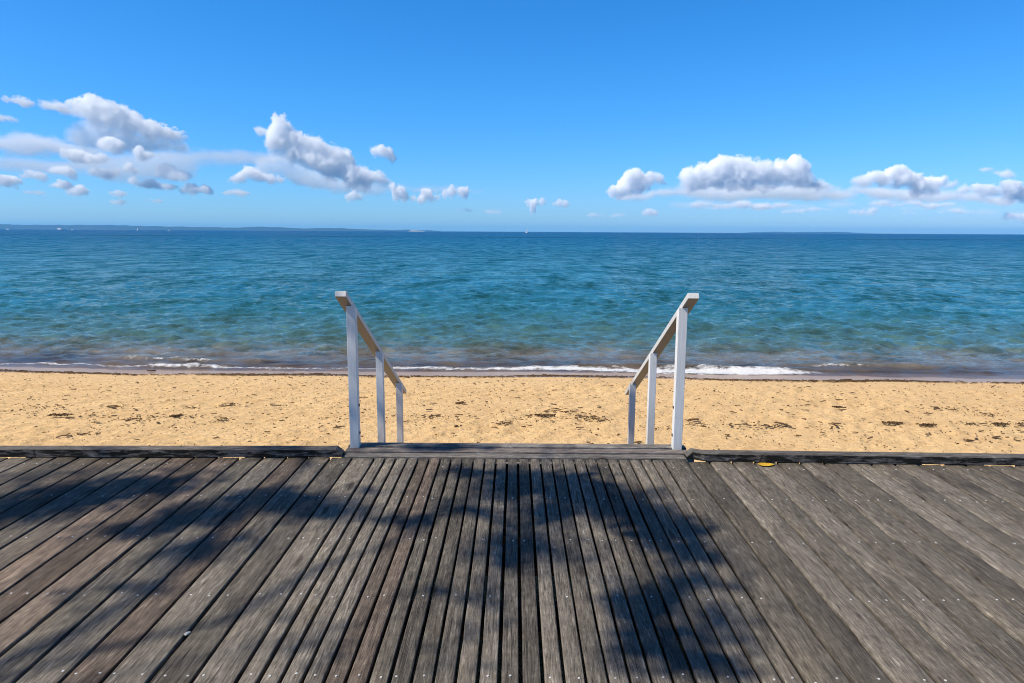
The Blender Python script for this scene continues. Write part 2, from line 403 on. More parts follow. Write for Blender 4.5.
# thin film still mirrors the sky
ms1 = t.n('ShaderNodeMixShader'); t.l(al, ms1.inputs[0]); t.l(tr, ms1.inputs[1]); t.l(water, ms1.inputs[2])
gl = t.n('ShaderNodeBsdfGlossy'); gl.inputs['Roughness'].default_value = 0.12; t.l(nr, gl.inputs['Normal'])
fr = t.n('ShaderNodeFresnel'); fr.inputs[0].default_value = 1.333; t.l(nr, fr.inputs['Normal'])
ms2 = t.n('ShaderNodeMixShader'); t.l(t.math('MULTIPLY', fr.outputs[0], t.math('SUBTRACT', 1.0, al)), ms2.inputs[0]); t.l(ms1.outputs[0], ms2.inputs[1]); t.l(gl.outputs[0], ms2.inputs[2])
fnz = t.noise(t.comb(x, t.math('MULTIPLY', y, 1.5), z), 6.0, 7, 0.75)
fmask = t.maprange(t.math('ADD', fm, t.math('MULTIPLY', t.math('SUBTRACT', fnz, 0.5), 2.2)), 0.40, 0.95, 0, 0.92)
foam_sh = t.bsdf((0.66, 0.66, 0.66), 0.7, t.bump(fnz, 0.7, 0.02), 0.3)
ms3 = t.n('ShaderNodeMixShader'); t.l(fmask, ms3.inputs[0]); t.l(ms2.outputs[0], ms3.inputs[1]); t.l(foam_sh, ms3.inputs[2])
t.out(ms3.outputs[0])
o = mesh_np('sea', np.stack([Xg, Yg, Zw], -1).reshape(-1, 3), fc, mw, smooth=True, attrs={'depth': depth.ravel(), 'foam': foam.ravel()})
tag(o, 'blue green sea with small waves and a thin line of foam', 'sea', kind='structure')

# ------------------------------------------------------------------ boardwalk
walk = empty('boardwalk', (0, 0, 0))
tag(walk, 'weathered grey timber boardwalk of long planks running to the beach', 'boardwalk', kind='structure')
def deck_edge(X):                          # far end of the boards; bends back slightly outside the stair opening
    if X < -1.25: return 4.875 - 0.021 * (-1.25 - X)
    if X > 1.30: return 4.835 - 0.020 * (X - 1.30)
    return 4.875
yb = 683
gaps_px = [12, 58, 101, 147, 191, 235] + [235 + 22.0 * k for k in range(1, 27)] + [853, 896, 939, 982, 1026]
gx = [at(p_, yb).x for p_ in gaps_px]
pit = 0.1635
while gx[0] > -8: gx.insert(0, gx[0] - pit * random.uniform(0.985, 1.015))
while gx[-1] < 8: gx.append(gx[-1] + pit * random.uniform(0.985, 1.015))
rowsY = [at(512, v).y for v in (498, 540, 596.7, 677)]
stepY = (rowsY[0] - rowsY[-1]) / 3
allrows = [rowsY[0] + stepY * 0.98] + rowsY + [rowsY[-1] - stepY * k for k in range(1, 8)]
TH = 0.032
V = []; Fq = []; A = []
screws = MB()
Yn = -3.2
NS = 90
for i in range(len(gx) - 1):
    x0, x1 = gx[i], gx[i + 1]; xc = (x0 + x1) / 2
    gw = 0.0165 if xc < -1.3 else (0.0135 if xc < 0.9 else 0.0115)
    wide = (x1 - x0) > 0.12
    gw *= random.uniform(0.8, 1.25)
    x0 += gw / 2; x1 -= gw / 2
    br = random.random()
    for _q in range(60):
        b3_ = (br * 23.7) % 1
        want = (xc < -1.3 and any(abs(xc - at(a_, b_).x) < .08 for a_, b_ in ((20, 560), (190, 462))))
        if want and b3_ > .93: break
        if not want and (b3_ < .66 or xc < .3): break
        br = random.random()
    ye = deck_edge(xc) - random.uniform(0, 0.006)
    dz = random.gauss(0, 0.0012); tilt = random.gauss(0, 0.006); cup = random.uniform(-0.0015, 0.0012) * (2 if wide else 1)
    yv = np.linspace(Yn, ye, NS)
    ph = random.uniform(0, 50)
    jl = np.array([mnoise.noise(Vector((q * 1.7, ph, 0))) for q in yv]) * 0.0022 + np.array([max(0, mnoise.noise(Vector((q * 9, ph, 3))) - 0.42) for q in yv]) * 0.012
    jr = np.array([mnoise.noise(Vector((q * 1.7, ph, 9))) for q in yv]) * 0.0022 - np.array([max(0, mnoise.noise(Vector((q * 9, ph, 13))) - 0.42) for q in yv]) * 0.012
    e = 0.0035 if xc < 0.5 else 0.0080
    base = len(V)
    prof = [(0, -TH, 0), (0, -e, 0), (e * 0.35, -e * 0.3, 0), (e * 1.3, 0, 0), (0.5, 0, 1), (1 - 1.3j, 0, 0), (1 - 0.35j, -e * 0.3, 0), (1, -e, 0), (1, -TH, 0)]
    wdt = x1 - x0
    offs = [(0, 0, -TH), (0, 0, -e), (0, e * .35, -e * .3), (0, e * 1.3, 0), (.5, 0, cup), (1, -e * 1.3, 0), (1, -e * .35, -e * .3), (1, 0, -e), (1, 0, -TH)]
    for q in range(NS):
        for (u, dx, zz) in offs:
            xx = x0 + u * wdt + dx + jl[q] * (1 - u) + jr[q] * u
            V.append((xx, yv[q], zz + dz + tilt * (xx - xc))); A.append(br)
    npf = len(offs)
    for q in range(NS - 1):
        for k in range(npf):
            a = base + q * npf + k; b = base + q * npf + (k + 1) % npf
            Fq.append((a, b, b + npf, a + npf))
    for q in (0, NS - 1):                  # end caps as quads
        s0 = base + q * npf
        for k in range(4):
            Fq.append((s0 + k, s0 + k + 1, s0 + 7 - k, s0 + 8 - k) if k < 3 else (s0 + 3, s0 + 4, s0 + 5, s0 + 5))
    # screw heads
    for yr in allrows:
        if yr > ye - 0.02: continue
        for sx in ((0.22, 0.78) if wide else (0.5,)):
            if random.random() < 0.28: continue
            X = x0 + wdt * sx + random.gauss(0, 0.008); Y = yr + random.gauss(0, 0.010)
            zz = dz + tilt * (X - xc)
            screws.tube([(X, Y, zz - 0.004), (X, Y, zz + 0.0016), (X, Y, zz + 0.0022)], [0.0048, 0.0048, 0.0034], 8)
Fq = [f if len(set(f)) == 4 else None for f in Fq]
tri_fix = [f for f in Fq if f]
mesh_np('decking', V, tri_fix, MAT['deck'], walk, attrs={'brnd': A})
so = screws.build('screw_heads', MAT['screw'], walk); so['kind'] = 'stuff'
jm = MB()
for yr in allrows: jm.box(-8, 8, yr - 0.022, yr + 0.022, -0.19, -TH - 0.003)
jm.build('joists', MAT['joist'], walk)
# landing boards across the opening, proud of the deck ends
lm = MB()
xl, xr = -1.235, 1.275
ly = [4.884, 4.990, 5.098, 5.205]
for k in range(3):
    lm.box(xl + random.uniform(-.004, .004) - 0.02 * 0, xr + random.uniform(-.01, .01), ly[k], ly[k + 1] - 0.018, -0.028 + 0.002 * k, 0.007 + 0.006 * k, [0.18, 0.33, 0.51][k])
lm.bevel(0.003); lm.build('landing_boards', MAT['landing'], walk)
# rim beam under the edge, broken where daylight shows through the slit under the kerb
def kx(px, left=True): return at(px, 459 if left else 463).x
rim = MB()
cuts = []
for k, g_ in enumerate(gx):                # points of light at some board gaps
    if (g_ < -1.3 or g_ > 1.32) and random.random() < 0.72: cuts.append((g_ - 0.004 - random.random() * 0.004, g_ + 0.005 + random.random() * 0.006))
for a, b in ((-60, 22), (219, 243), (306, 339)): cuts.append((kx(a), kx(b)))
for a, b in ((690, 716), (920, 944), (980, 1012)): cuts.append((kx(a, False), kx(b, False)))
cuts.sort()
for side, (s0, s1) in (('l', (-8, -1.33)), ('r', (1.36, 8))):
    cur = s0
    for a, b in cuts:
        if a < s0 or b > s1 or a < cur: continue
        if a - cur > 0.004:
            rim.hexa([(cur, deck_edge(cur) + .006, -.06), (a, deck_edge(a) + .006, -.06), (a, deck_edge(a) + .03, -.06), (cur, deck_edge(cur) + .03, -.06),
                      (cur, deck_edge(cur) + .006, .0035), (a, deck_edge(a) + .006, .0035), (a, deck_edge(a) + .03, .0035), (cur, deck_edge(cur) + .03, .0035)])
        cur = b
    if cur < s1:
        rim.hexa([(cur, deck_edge(cur) + .006, -.06), (s1, deck_edge(s1) + .006, -.06), (s1, deck_edge(s1) + .03, -.06), (cur, deck_edge(cur) + .03, -.06),
                  (cur, deck_edge(cur) + .006, .0035), (s1, deck_edge(s1) + .006, .0035), (s1, deck_edge(s1) + .03, .0035), (cur, deck_edge(cur) + .03, .0035)])
rim.build('packing_strip', MAT['joist'], walk)
fa = MB(); fa.box(-8, 8, 4.945, 4.975, -.75, -.07); fa.build('gap_backing', MAT['joist'], walk)  # unseen board added to keep sunlit sand from showing through the plank gaps
# supporting stumps
for X in (-6.5, -4.2, -2.0, 0.0, 2.0, 4.2, 6.5):
    s = MB(); s.box(X - .07, X + .07, 4.0, 4.14, -1.3, -0.19); s.build('stump', MAT['joist'], walk)
# yellow paint dab beside the right kerb
c0 = at(766, 466)
bm = bmesh.new(); vs = []
for k in range(26):
    an = 2 * math.pi * k / 26; rr = 1 + 0.10 * math.sin(3 * an + 1) + random.uniform(-.05, .05)
    vs.append(bm.verts.new((c0.x + 0.055 * rr * math.cos(an), c0.y + 0.012 + 0.036 * rr * math.sin(an), 0.0085)))
bm.faces.new(vs); me = bpy.data.meshes.new('yellow_paint_dab'); bm.to_mesh(me); bm.free(); me.materials.append(MAT['yellow'])
link(bpy.data.objects.new('yellow_paint_dab', me), walk)

# ------------------------------------------------------------------ kerbs
def kerb(x0, x1, chamfer_at, label, z0=0.0055):
    root = empty('timber_kerb', ((x0 + x1) / 2, deck_edge((x0 + x1) / 2), 0))
    tag(root, label, 'kerb', 'timber kerbs along the boardwalk edge')
    ox, oy, _ = root.location
    bm = bmesh.new(); lay = bm.verts.layers.float.new('brnd')
    h, d, ch = 0.058, 0.090, 0.045
    n = 60
    prev = None; rings = []
    xs = np.linspace(x0, x1, n)
    def ring(X, top, shift=0.0):
        y0 = deck_edge(X) - 0.006
        pts = [(X, y0, z0), (X, y0, top - .006), (X, y0 + .006, top), (X, y0 + d - .006, top), (X, y0 + d, top - .006), (X, y0 + d, z0)]
        return [bm.verts.new((a - ox, b - oy, c)) for a, b, c in pts]
    tops = []
    if chamfer_at == 'right': xs = np.concatenate([xs[:-1], [x1 - ch, x1]])
    else: xs = np.concatenate([[x0, x0 + ch], xs[1:]])
    for k, X in enumerate(xs):
        top = z0 + h + 0.0015 * mnoise.noise(Vector((X * 3, 0, 0)))
        if (chamfer_at == 'right' and k == len(xs) - 1) or (chamfer_at == 'left' and k == 0): top = z0 + 0.020
        rings.append(ring(X, top))
    for a, b in zip(rings[:-1], rings[1:]):
        for k in range(6): bm.faces.new((a[k], a[(k + 1) % 6], b[(k + 1) % 6], b[k]))
    bm.faces.new(rings[0]); bm.faces.new(rings[-1][::-1])
    for v in bm.verts: v[lay] = 0.37 if chamfer_at == 'right' else 0.22
    bmesh.ops.recalc_face_normals(bm, faces=bm.faces)
    me = bpy.data.meshes.new('kerb_beam'); bm.to_mesh(me); bm.free(); me.materials.append(MAT['kerb'])
    link(bpy.data.objects.new('kerb_beam', me), root)
    return root
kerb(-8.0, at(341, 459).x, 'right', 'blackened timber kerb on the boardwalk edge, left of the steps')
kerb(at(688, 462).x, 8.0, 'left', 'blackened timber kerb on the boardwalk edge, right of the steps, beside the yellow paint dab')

# ------------------------------------------------------------------ beach steps
st = empty('beach_steps', (0.02, 5.2, -0.9)); tag(st, 'grey timber steps going down from the boardwalk to the sand', 'steps')
oy, oz, ox = 5.2, -0.9, 0.02
for k in range(5):
    y0 = 5.225 + k * 0.36; zt = -0.165 - k * 0.165
    if zt < -0.95: break
    for q in range(1):
        s = MB()
        s.box(-1.20 - ox, 1.20 - ox, y0 - oy, y0 + 0.15 - oy, zt - .04 - oz, zt - oz); s.box(-1.20 - ox, 1.20 - ox, y0 + .16 - oy, y0 + .31 - oy, zt - .04 - oz, zt - oz)
        s.bevel(.003); s.build('tread', MAT['landing'], st)
for X in (-1.24, 1.26):
    s = MB(); s.hexa([(X - .02 - ox, 5.21 - oy, -.45 - oz), (X + .02 - ox, 5.21 - oy, -.45 - oz), (X + .02 - ox, 7.05 - oy, -1.28 - oz), (X - .02 - ox, 7.05 - oy, -1.28 - oz),
                      (X - .02 - ox, 5.21 - oy, -.10 - oz), (X + .02 - ox, 5.21 - oy, -.10 - oz), (X + .02 - ox, 7.05 - oy, -0.95 - oz), (X - .02 - ox, 7.05 - oy, -0.95 - oz)])
    s.build('stringer', MAT['joist'], st)

# ------------------------------------------------------------------ handrails
def handrail(Xp, side, label):
    Y0 = 5.09
    root = empty('handrail', (Xp, Y0, 0)); tag(root, label, 'handrail', 'white handrails beside the beach steps')
    sl = 0.495; zt = 1.052; hw = 0.0325
    for Y, zb in ((5.09, 0.012), (6.10, -1.1), (7.10, -1.2)):
        s = MB(); y = Y - Y0
        zf = zt - sl * (y - hw); zr = zt - sl * (y + hw)
        pw = hw if Y < 5.5 else hw * 0.92
        s.hexa([(-pw, y - hw, zb), (pw, y - hw, zb), (pw, y + hw, zb), (-pw, y + hw, zb), (-pw, y - hw, zf), (pw, y - hw, zf), (pw, y + hw, zr), (-pw, y + hw, zr)], 0.4)
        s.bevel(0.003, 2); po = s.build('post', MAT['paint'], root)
        if Y < 5.5:
            for bz in (0.33, 0.12):
                s = MB(); xx = -side * hw; s.tube([(xx - side * -.001, y + .004, bz), (xx - side * .006, y + .004, bz)], .011, 8); s.build('bolt', MAT['bolt'], po)
    s = MB(); a, b = 4.895 - Y0, 7.50 - Y0; cx = side * 0.030; w = 0.039; tk = 0.042
    nrm = Vector((0, sl, 1)).normalized() * tk
    P = []
    for (y, x) in ((a, -w), (a, w), (b, w), (b, -w)): P.append((cx + x, y, zt - sl * y + 0.001))
    s.hexa(P + [tuple(Vector(q) + nrm) for q in P], 0.5)
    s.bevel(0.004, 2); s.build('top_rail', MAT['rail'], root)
    return root
handrail(-1.180, -1, 'white post and sloping rail handrail on the left side of the beach steps')
handrail(1.203, 1, 'white post and sloping rail handrail on the right side of the beach steps, brightly sunlit')

# pale chip on a board edge
c0 = at(187.5, 634)
bm = bmesh.new(); bmesh.ops.create_icosphere(bm, subdivisions=2, radius=1.0)
for v in bm.verts:
    n_ = 1 + 0.35 * mnoise.noise(v.co * 1.9); v.co = Vector((v.co.x * .008 * n_, v.co.y * .014 * n_, v.co.z * .005 * n_ + .003))
me = bpy.data.meshes.new('shell_chip'); bm.to_mesh(me); bm.free(); me.materials.append(MAT['shell'])
o = link(bpy.data.objects.new('shell_chip', me)); o.location = c0; o.rotation_euler = (0, .3, -.5)
tag(o, 'small pale shell chip at the edge of a plank on the left', 'shell chip')

# ------------------------------------------------------------------ seaweed
def flakes(points, size, rr):
    """thin curled scraps lying on the sand"""
    V = []; Fc = []
    for (X, Y, s) in points:
        z = float(sand_z(X, Y)) + 0.016
        an = rr.uniform(0, 6.28) if rr.random() < .5 else rr.normal(0, .5); L = s * rr.uniform(.6, 1.6); wd = L * rr.uniform(.18, .5)
        ca, sa = math.cos(an), math.sin(an); b = len(V)
        for u in (-1, -.3, .4, 1):
            hh = rr.uniform(.0, .5) * wd; tw = rr.uniform(-.35, .35)
            for w_ in (-1, 1):
                lx = u * L; ly_ = w_ * wd * (1 - .6 * abs(u)) + tw * wd
                V.append((X + lx * ca - ly_ * sa, Y + lx * sa + ly_ * ca, z + hh + (0.012 if w_ > 0 else 0) * rr.uniform(.3, 1)))
        for k in range(3): Fc.append((b + 2 * k, b + 2 * k + 1, b + 2 * k + 3, b + 2 * k + 2))
    return V, Fc
def at_sand(px, py):
    d = ray(px, py); t_ = 5.0
    for _ in range(400):
        q = EYE + d * t_
        if q.z <= float(sand_z(q.x, q.y)): break
        t_ += 0.04
    return q
rr = np.random.default_rng(5)
pts = []
# wrack line
for X in np.arange(-22, 24, 0.0050):
    dens = 0.55 + 0.45 * math.sin(X * 1.3) * math.sin(X * .37 + 1)
    if rr.random() > dens: continue
    Yc = 16.62 + float(shore_shift(X)) - 0.02 * X * 0.2 + 0.12 * math.sin(X * .8) + .07 * math.sin(X * 2.3)
    pts.append((X, Yc + rr.normal(0, 0.085), rr.uniform(.018, .055)))
# litter on the dry sand, thicker in two loose bands
for k in range(5200):
    Y = rr.uniform(7.6, 16.4); X = rr.uniform(-1, 1) * (5 + .95 * Y)
    pts.append((X, Y, (.0035 + .010 * rr.exponential(.55)) * (1 + .04 * Y)))
for k in range(1500):
    u = rr.uniform(-1, 1); X = u * 13
    Y = 10.0 + 0.45 * math.sin(X * .6 + 1) - 0.07 * X + rr.normal(0, .42)
    if math.sin(X * 2.1) + math.sin(X * 5.3 + 2) < rr.uniform(-1.4, 1.2): continue
    pts.append((X, Y, .006 + .014 * rr.exponential(.8)))
small_clumps = [(5, 413, 30), (48, 409, 34), (92, 417, 22), (137, 421, 26), (191, 409, 12), (227, 407, 18), (222, 421, 14), (80, 437, 30), (436, 418, 44), (581, 419, 26), (603, 421, 22),
                (770, 427, 30), (948, 410, 34), (972, 425, 40), (985, 416, 22), (1019, 426, 20), (861, 382, 30), (698, 425, 26), (115, 408, 26), (505, 425, 20), (560, 412, 24), (660, 430, 20)]
for (px, py, w_) in small_clumps:
    q = at_sand(px, py); sx = w_ / F * q.y * .5
    for k in range(int(rr.integers(18, 46))): pts.append((q.x + rr.normal(0, sx * .7), q.y + rr.normal(0, .11), .006 + .012 * rr.exponential(.9)))
V, Fc = flakes(pts, 1, rr)
o = mesh_np('seaweed_litter', V, Fc, MAT['weed'])
tag(o, 'scraps of dry brown seaweed scattered over the sand', 'seaweed', kind='stuff')
big = [(60, 417, 30, 'flat dark patch of seaweed on the sand above the left kerb'),
       (461, 405, 12, 'small lone dark stick of seaweed on the bare sand between the handrails'),
       (542, 417, 34, 'loose dark heap of seaweed on the sand midway between the handrails'),
       (176, 418, 14, 'compact dark seaweed scrap on the sand left of the handrails'),
       (152, 372, 10, 'dark seaweed lump standing on the wrack line at far left'),
       (319, 375, 13, 'dark seaweed lump on the wrack line just left of the left handrail'),
       (893, 425, 26, 'brown seaweed heap on the sand right of the right handrail'),
       (927, 427, 22, 'long brown seaweed heap on the sand toward the right edge'),
       (838, 409, 13, 'lone dark seaweed scrap high on the sand at right'),
       (846, 381, 15, 'dark seaweed lump on the wrack line at right'),
       (1000, 426, 18, 'dark brown seaweed heap on the sand at the far right edge')]
for (px, py, w_, lab) in big:
    q = at_sand(px, py); sx = w_ / F * q.y * .4
    P = [(q.x + float(np.clip(rr.normal(0, sx * .5), -sx*.9, sx*.9)), q.y + float(np.clip(rr.normal(0, .04), -.07, .07)), rr.uniform(.012, .028)) for k in range(75)]
    V, Fc = flakes(P, 1, rr); V = np.array(V); V[:, 2] += rr.random(len(V)) * .02
    z0 = float(sand_z(q.x, q.y)); V -= np.array([q.x, q.y, z0])
    o = mesh_np('seaweed_clump', V, Fc, MAT['weed']); o.location = (q.x, q.y, z0)
    tag(o, lab, 'seaweed', 'seaweed clumps on the beach')

# ------------------------------------------------------------------ shade tree (stands left of the boardwalk, outside the frame)
tree = empty('shade_tree', (-8.6, -1.6, -0.9)); tag(tree, 'tall spreading tree beside the boardwalk, left of the camera', 'tree')
To = Vector(tree.location)
shade = [(20, 507, 66, 16, 2.8), (85, 494, 60, 14, 2.8), (155, 484, 50, 12, 2.4), (25, 478, 40, 6, 1.0), (128, 531, 48, 9, 1.8), (205, 514, 52, 14, 2.4), (270, 498, 50, 12, 2.4), (318, 508, 42, 12, 2.0),
         (190, 552, 40, 13, 1.8), (235, 540, 34, 12, 1.2), (140, 588, 40, 16, 1.3), (60, 600, 40, 14, .5), (355, 516, 28, 11, 1.3), (405, 522, 30, 13, 1.1), (60, 470, 30, 4, .8), (365, 490, 20, 8, .7),
         (470, 472, 28, 7, 1.6), (515, 484, 38, 16, 3.4), (572, 488, 40, 18, 3.6), (620, 504, 44, 18, 3.6), (662, 530, 42, 18, 3.2), (682, 586, 32, 18, 2.2), (695, 552, 34, 14, 2.2), (545, 515, 34, 12, 1.6), (512, 548, 38, 24, 2.0), (495, 595, 30, 20, .8),
         (645, 604, 40, 22, 3.0), (655, 640, 44, 22, 3.0), (700, 662, 52, 18, 2.0), (722, 622, 36, 18, 1.6), (718, 578, 26, 13, 1.0), (580, 560, 26, 16, .7), (470, 640, 60, 26, .35), (300, 640, 80, 30, .25),
         (440, 449, 45, 4, 2.0), (280, 455, 60, 4, 1.2), (120, 455, 40, 4, .6), (430, 590, 50, 20, .4)]
clumps = []
for (px, py, rx, ry, lai) in shade:
    c_ = at(px, py); sx = (at(px + rx, py) - c_).length; sy = abs(at(px, py - ry).y - at(px, py + ry).y) / 2
    Hh = random.uniform(6.2, 8.8); t_ = Hh / SUN.z
    clumps.append((c_ + SUN * t_, sx, sy, lai))
for (X, Y, Z_, r_, lai) in ((-1.18, 5.05, .2, .2, .7), (-1.2, 5.0, .95, .2, .6), (-1.18, 6.1, .2, .25, .8), (-1.18, 7.1, -.3, .3, .9), (1.2, 7.1, -.2, .22, 2.4)):
    clumps.append((Vector((X, Y, Z_)) + SUN * (random.uniform(6.5, 8) / SUN.z), r_, r_ * 1.0, lai))
# rest of the crown, over the trunk and behind (its shade falls outside the picture)
for k in range(26):
    an = random.uniform(0, 6.28); rad = random.uniform(0, 3.4)
    clumps.append((Vector((-11.6 + rad * math.cos(an), -4.6 + rad * math.sin(an) * .8, random.uniform(5.5, 9.0))), random.uniform(.6, 1.1), random.uniform(.6, 1.1), 2.2))
LV = []; LF = []; LA = []
u1 = SUN.orthogonal().normalized(); u2 = SUN.cross(u1)
for (c_, sx, sy, lai) in clumps:
    area = math.pi * sx * sy; la = 0.0034; n_ = int(lai * (1.9 if lai >= 1.5 else 1.2) * area / la)
    P = np.clip(rr.normal(0, .52, (n_, 3)), -1.3, 1.3) * np.array([sx, sy, max(.35, .6 * min(sx, sy))])
    # spread in depth only along the sun's own direction so that the crown has thickness
    dep_ = rr.normal(0, .35, n_)
    for q in range(n_):
        c2 = c_ + Vector(P[q] * np.array([1, 1, 0])) + SUN * float(P[q][2] + dep_[q])
        d = Vector(rr.normal(0, 1, 3)).normalized(); e_ = d.orthogonal().normalized()
        L = rr.uniform(.035, .075); wv = L * .42; b = len(LV)
        LV += [c2 - d * L, c2 + e_ * wv, c2 + d * L, c2 - e_ * wv]; LF.append((b, b + 1, b + 2, b + 3)); LA += [rr.random()] * 4
LV = np.array([tuple(v) for v in LV]) - np.array(To)
mesh_np('crown', LV, LF, MAT['leaf'], tree, attrs={'brnd': LA})
tr_ = MB()
top = Vector((-9.4, -2.0, 6.4)) - To
def limb(a, b, r0, r1, n=7, sag=.3):
    pts = []; rad = []
    for k in range(n):
        f_ = k / (n - 1); q = a.lerp(b, f_) + Vector((random.gauss(0, .05), random.gauss(0, .05), sag * math.sin(math.pi * f_)))
        pts.append(q); rad.append(r0 + (r1 - r0) * f_)
    tr_.tube(pts, rad, 8); return pts
tk = limb(Vector((0, 0, -.2)), top, .26, .15, 9, 0)
hubs = [Vector(h_) - To for h_ in ((-7.5, .2, 7.2), (-6.0, 2.0, 7.4), (-5.5, 3.6, 7.6), (-7.6, 3.0, 7.8), (-8.8, 2.4, 7.8), (-11.5, -4.5, 7.6), (-12.5, -2.8, 7.4))]
par = [tk[-2], None, None, None, None, tk[-1], tk[-1]]
limb(tk[-2], hubs[0], .10, .05); limb(hubs[0], hubs[1], .032, .02); limb(hubs[1], hubs[2], .02, .014); limb(hubs[0], hubs[3], .03, .018); limb(hubs[3], hubs[4], .018, .012)
limb(tk[-1], hubs[5], .12, .06); limb(tk[-1], hubs[6], .12, .06)
for (c_, sx, sy, lai) in clumps:
    if lai < .6: continue
    cc = Vector(c_) - To; hb = min(hubs, key=lambda q: (q - cc).length)
    limb(hb, cc, .013, .004, 5, .12)
tr_.build('trunk', MAT['bark'], tree, smooth=True)

# ------------------------------------------------------------------ far hills, sandbank, boats
mh, t = new_mat('wooded_hill'); nz = t.noise(t.pos(), 0.004, 6, 0.7)
t.out(t.bsdf(t.ramp(nz, [(0.3, (0.018, 0.036, 0.026)), (0.7, (0.035, 0.055, 0.035))]), 0.9, None, 0.1))
def ridge(name, prof, D, label, mat, thick=2500):
    """prof: (px, height in px above the sea horizon); a long low hill with a real back slope"""
    xs = np.arange(prof[0][0], prof[-1][0] + .1, 1.5); hs = np.interp(xs, [a for a, b in prof], [b for a, b in prof])
    n_ = len(xs); Xw = (xs - 515) / F * D
    hm = hs / F * D; rg = np.random.default_rng(2)
    jit = np.array([mnoise.noise(Vector((q * .09, D * .01, 0))) + .5 * mnoise.noise(Vector((q * .3, 0, D * .01))) for q in xs])
    hm = hm * (1 + .16 * jit)
    levels = [(-0.5, -.3), (-.35, .35), (-.15, .8), (0, 1.0), (.2, .8), (.45, .3), (.6, -.3)]
    V = []; 
    for (dy, hf) in levels:
        for k in range(n_): V.append((Xw[k], D + dy * thick + 150 * jit[k], ZW - 12 * (hf < 0) + hm[k] * max(hf, 0)))
    idx = np.arange(len(V)).reshape(len(levels), n_)
    fcs = np.stack([idx[:-1, :-1], idx[:-1, 1:], idx[1:, 1:], idx[1:, :-1]], -1).reshape(-1, 4)
    o = mesh_np(name, V, fcs, mat, smooth=True); tag(o, label, 'hills', kind='structure')
ridge('far_hills', [(-700, 3), (-300, 4.5), (-160, 5.2), (-60, 5.0), (0, 5.0), (25, 4.2), (60, 4.3), (110, 4.4), (150, 3.6), (200, 3.0), (240, 2.6), (262, 3.6), (285, 3.0), (305, 2.0), (322, 2.6), (345, 2.6), (360, 1.6), (395, .9), (408, 1.5), (418, .9), (432, .9), (445, -.4)],
      21000, 'long low hills on the left horizon, blue with distance', mh)
ridge('far_islands', [(735, -.5), (752, .8), (775, 1.3), (790, .9), (800, 1.2), (835, 1.5), (850, .8), (870, -.5)], 26000, 'faint low islands on the right horizon', mh, 1800)
msb = simple('pale_sand_cliff', (0.75, 0.66, 0.50), .9, .2, .1, .01)
ridge('sandbank', [(409, -.2), (412, .7), (417, .6), (423, .3), (427, -.2)], 12000, 'small pale sandbank at the end of the far hills', msb, 300)

def boat(px, D, L, label, sail=False):
    X = (px - 515) / F * D
    root = empty('boat', (X, D, ZW)); tag(root, label, 'boat', 'boats near the horizon')
    b = L * .30; hh = L * .11
    bm = bmesh.new()
    secs = [(-.5, .75, 1.0), (-.2, 1.0, 1.0), (.15, .95, 1.05), (.38, .55, 1.2), (.5, .04, 1.35)]
    rings = []
    for (u, w_, s_) in secs:
        rings.append([bm.verts.new((u * L, y_ * b / 2 * w_, z_)) for y_, z_ in ((-1, hh * s_), (-.7, 0), (0, -.3), (.7, 0), (1, hh * s_))])
    for r0, r1 in zip(rings[:-1], rings[1:]):
        for k in range(4): bm.faces.new((r0[k], r0[k + 1], r1[k + 1], r1[k]))
        bm.faces.new((r0[4], r0[0], r1[0], r1[4]))
    bm.faces.new(rings[0]); bm.faces.new(rings[-1][::-1]); bmesh.ops.recalc_face_normals(bm, faces=bm.faces)
    me = bpy.data.meshes.new('hull'); bm.to_mesh(me); bm.free(); me.materials.append(MAT['hull']); link(bpy.data.objects.new('hull', me), root)
    if sail:
        bm = bmesh.new(); v = [bm.verts.new(q) for q in ((0, -.1, hh * 1.5), (-L * .42, -.1, hh * 1.6), (0, -.1, L * 1.15), (0, .1, hh * 1.5), (-L * .42, .1, hh * 1.6), (0, .1, L * 1.15))]
        for f in ((0, 1, 2), (3, 5, 4), (0, 3, 4, 1), (1, 4, 5, 2), (2, 5, 3, 0)): bm.faces.new([v[i] for i in f])
        me = bpy.data.meshes.new('sail'); bm.to_mesh(me); bm.free(); me.materials.append(MAT['hull']); link(bpy.data.objects.new('sail', me), root)
        s = MB(); s.tube([(0.15, 0, hh), (0.15, 0, L * 1.2)], .12, 6); s.build('mast', MAT['cabin'], root)
    else:
        s = MB(); s.hexa([(-L * .3, -b * .33, hh), (L * .18, -b * .33, hh), (L * .18, b * .33, hh), (-L * .3, b * .33, hh), (-L * .26, -b * .3, hh * 2.3), (L * .08, -b * .3, hh * 2.3), (L * .08, b * .3, hh * 2.3), (-L * .26, b * .3, hh * 2.3)])
        s.build('cabin', MAT['cabin'], root)
boat(12, 2200, 17, 'small white boat at the far left end of the horizon')
boat(64, 2000, 27, 'largest white motor boat on the left horizon under the hills')
boat(76, 2300, 13, 'tiny white boat just right of the largest boat')
boat(141, 2200, 9, 'white boat on the horizon below the left cloud bank, nearer the middle', True)
boat(172, 2300, 13, 'small white boat on the horizon, last before the open water on the left')
boat(526.5, 1300, 8, 'tiny white sailing boat near the centre of the horizon', True)

# ------------------------------------------------------------------ clouds (real volumes beyond the haze)
DC = 24000.0; PXM = DC / F
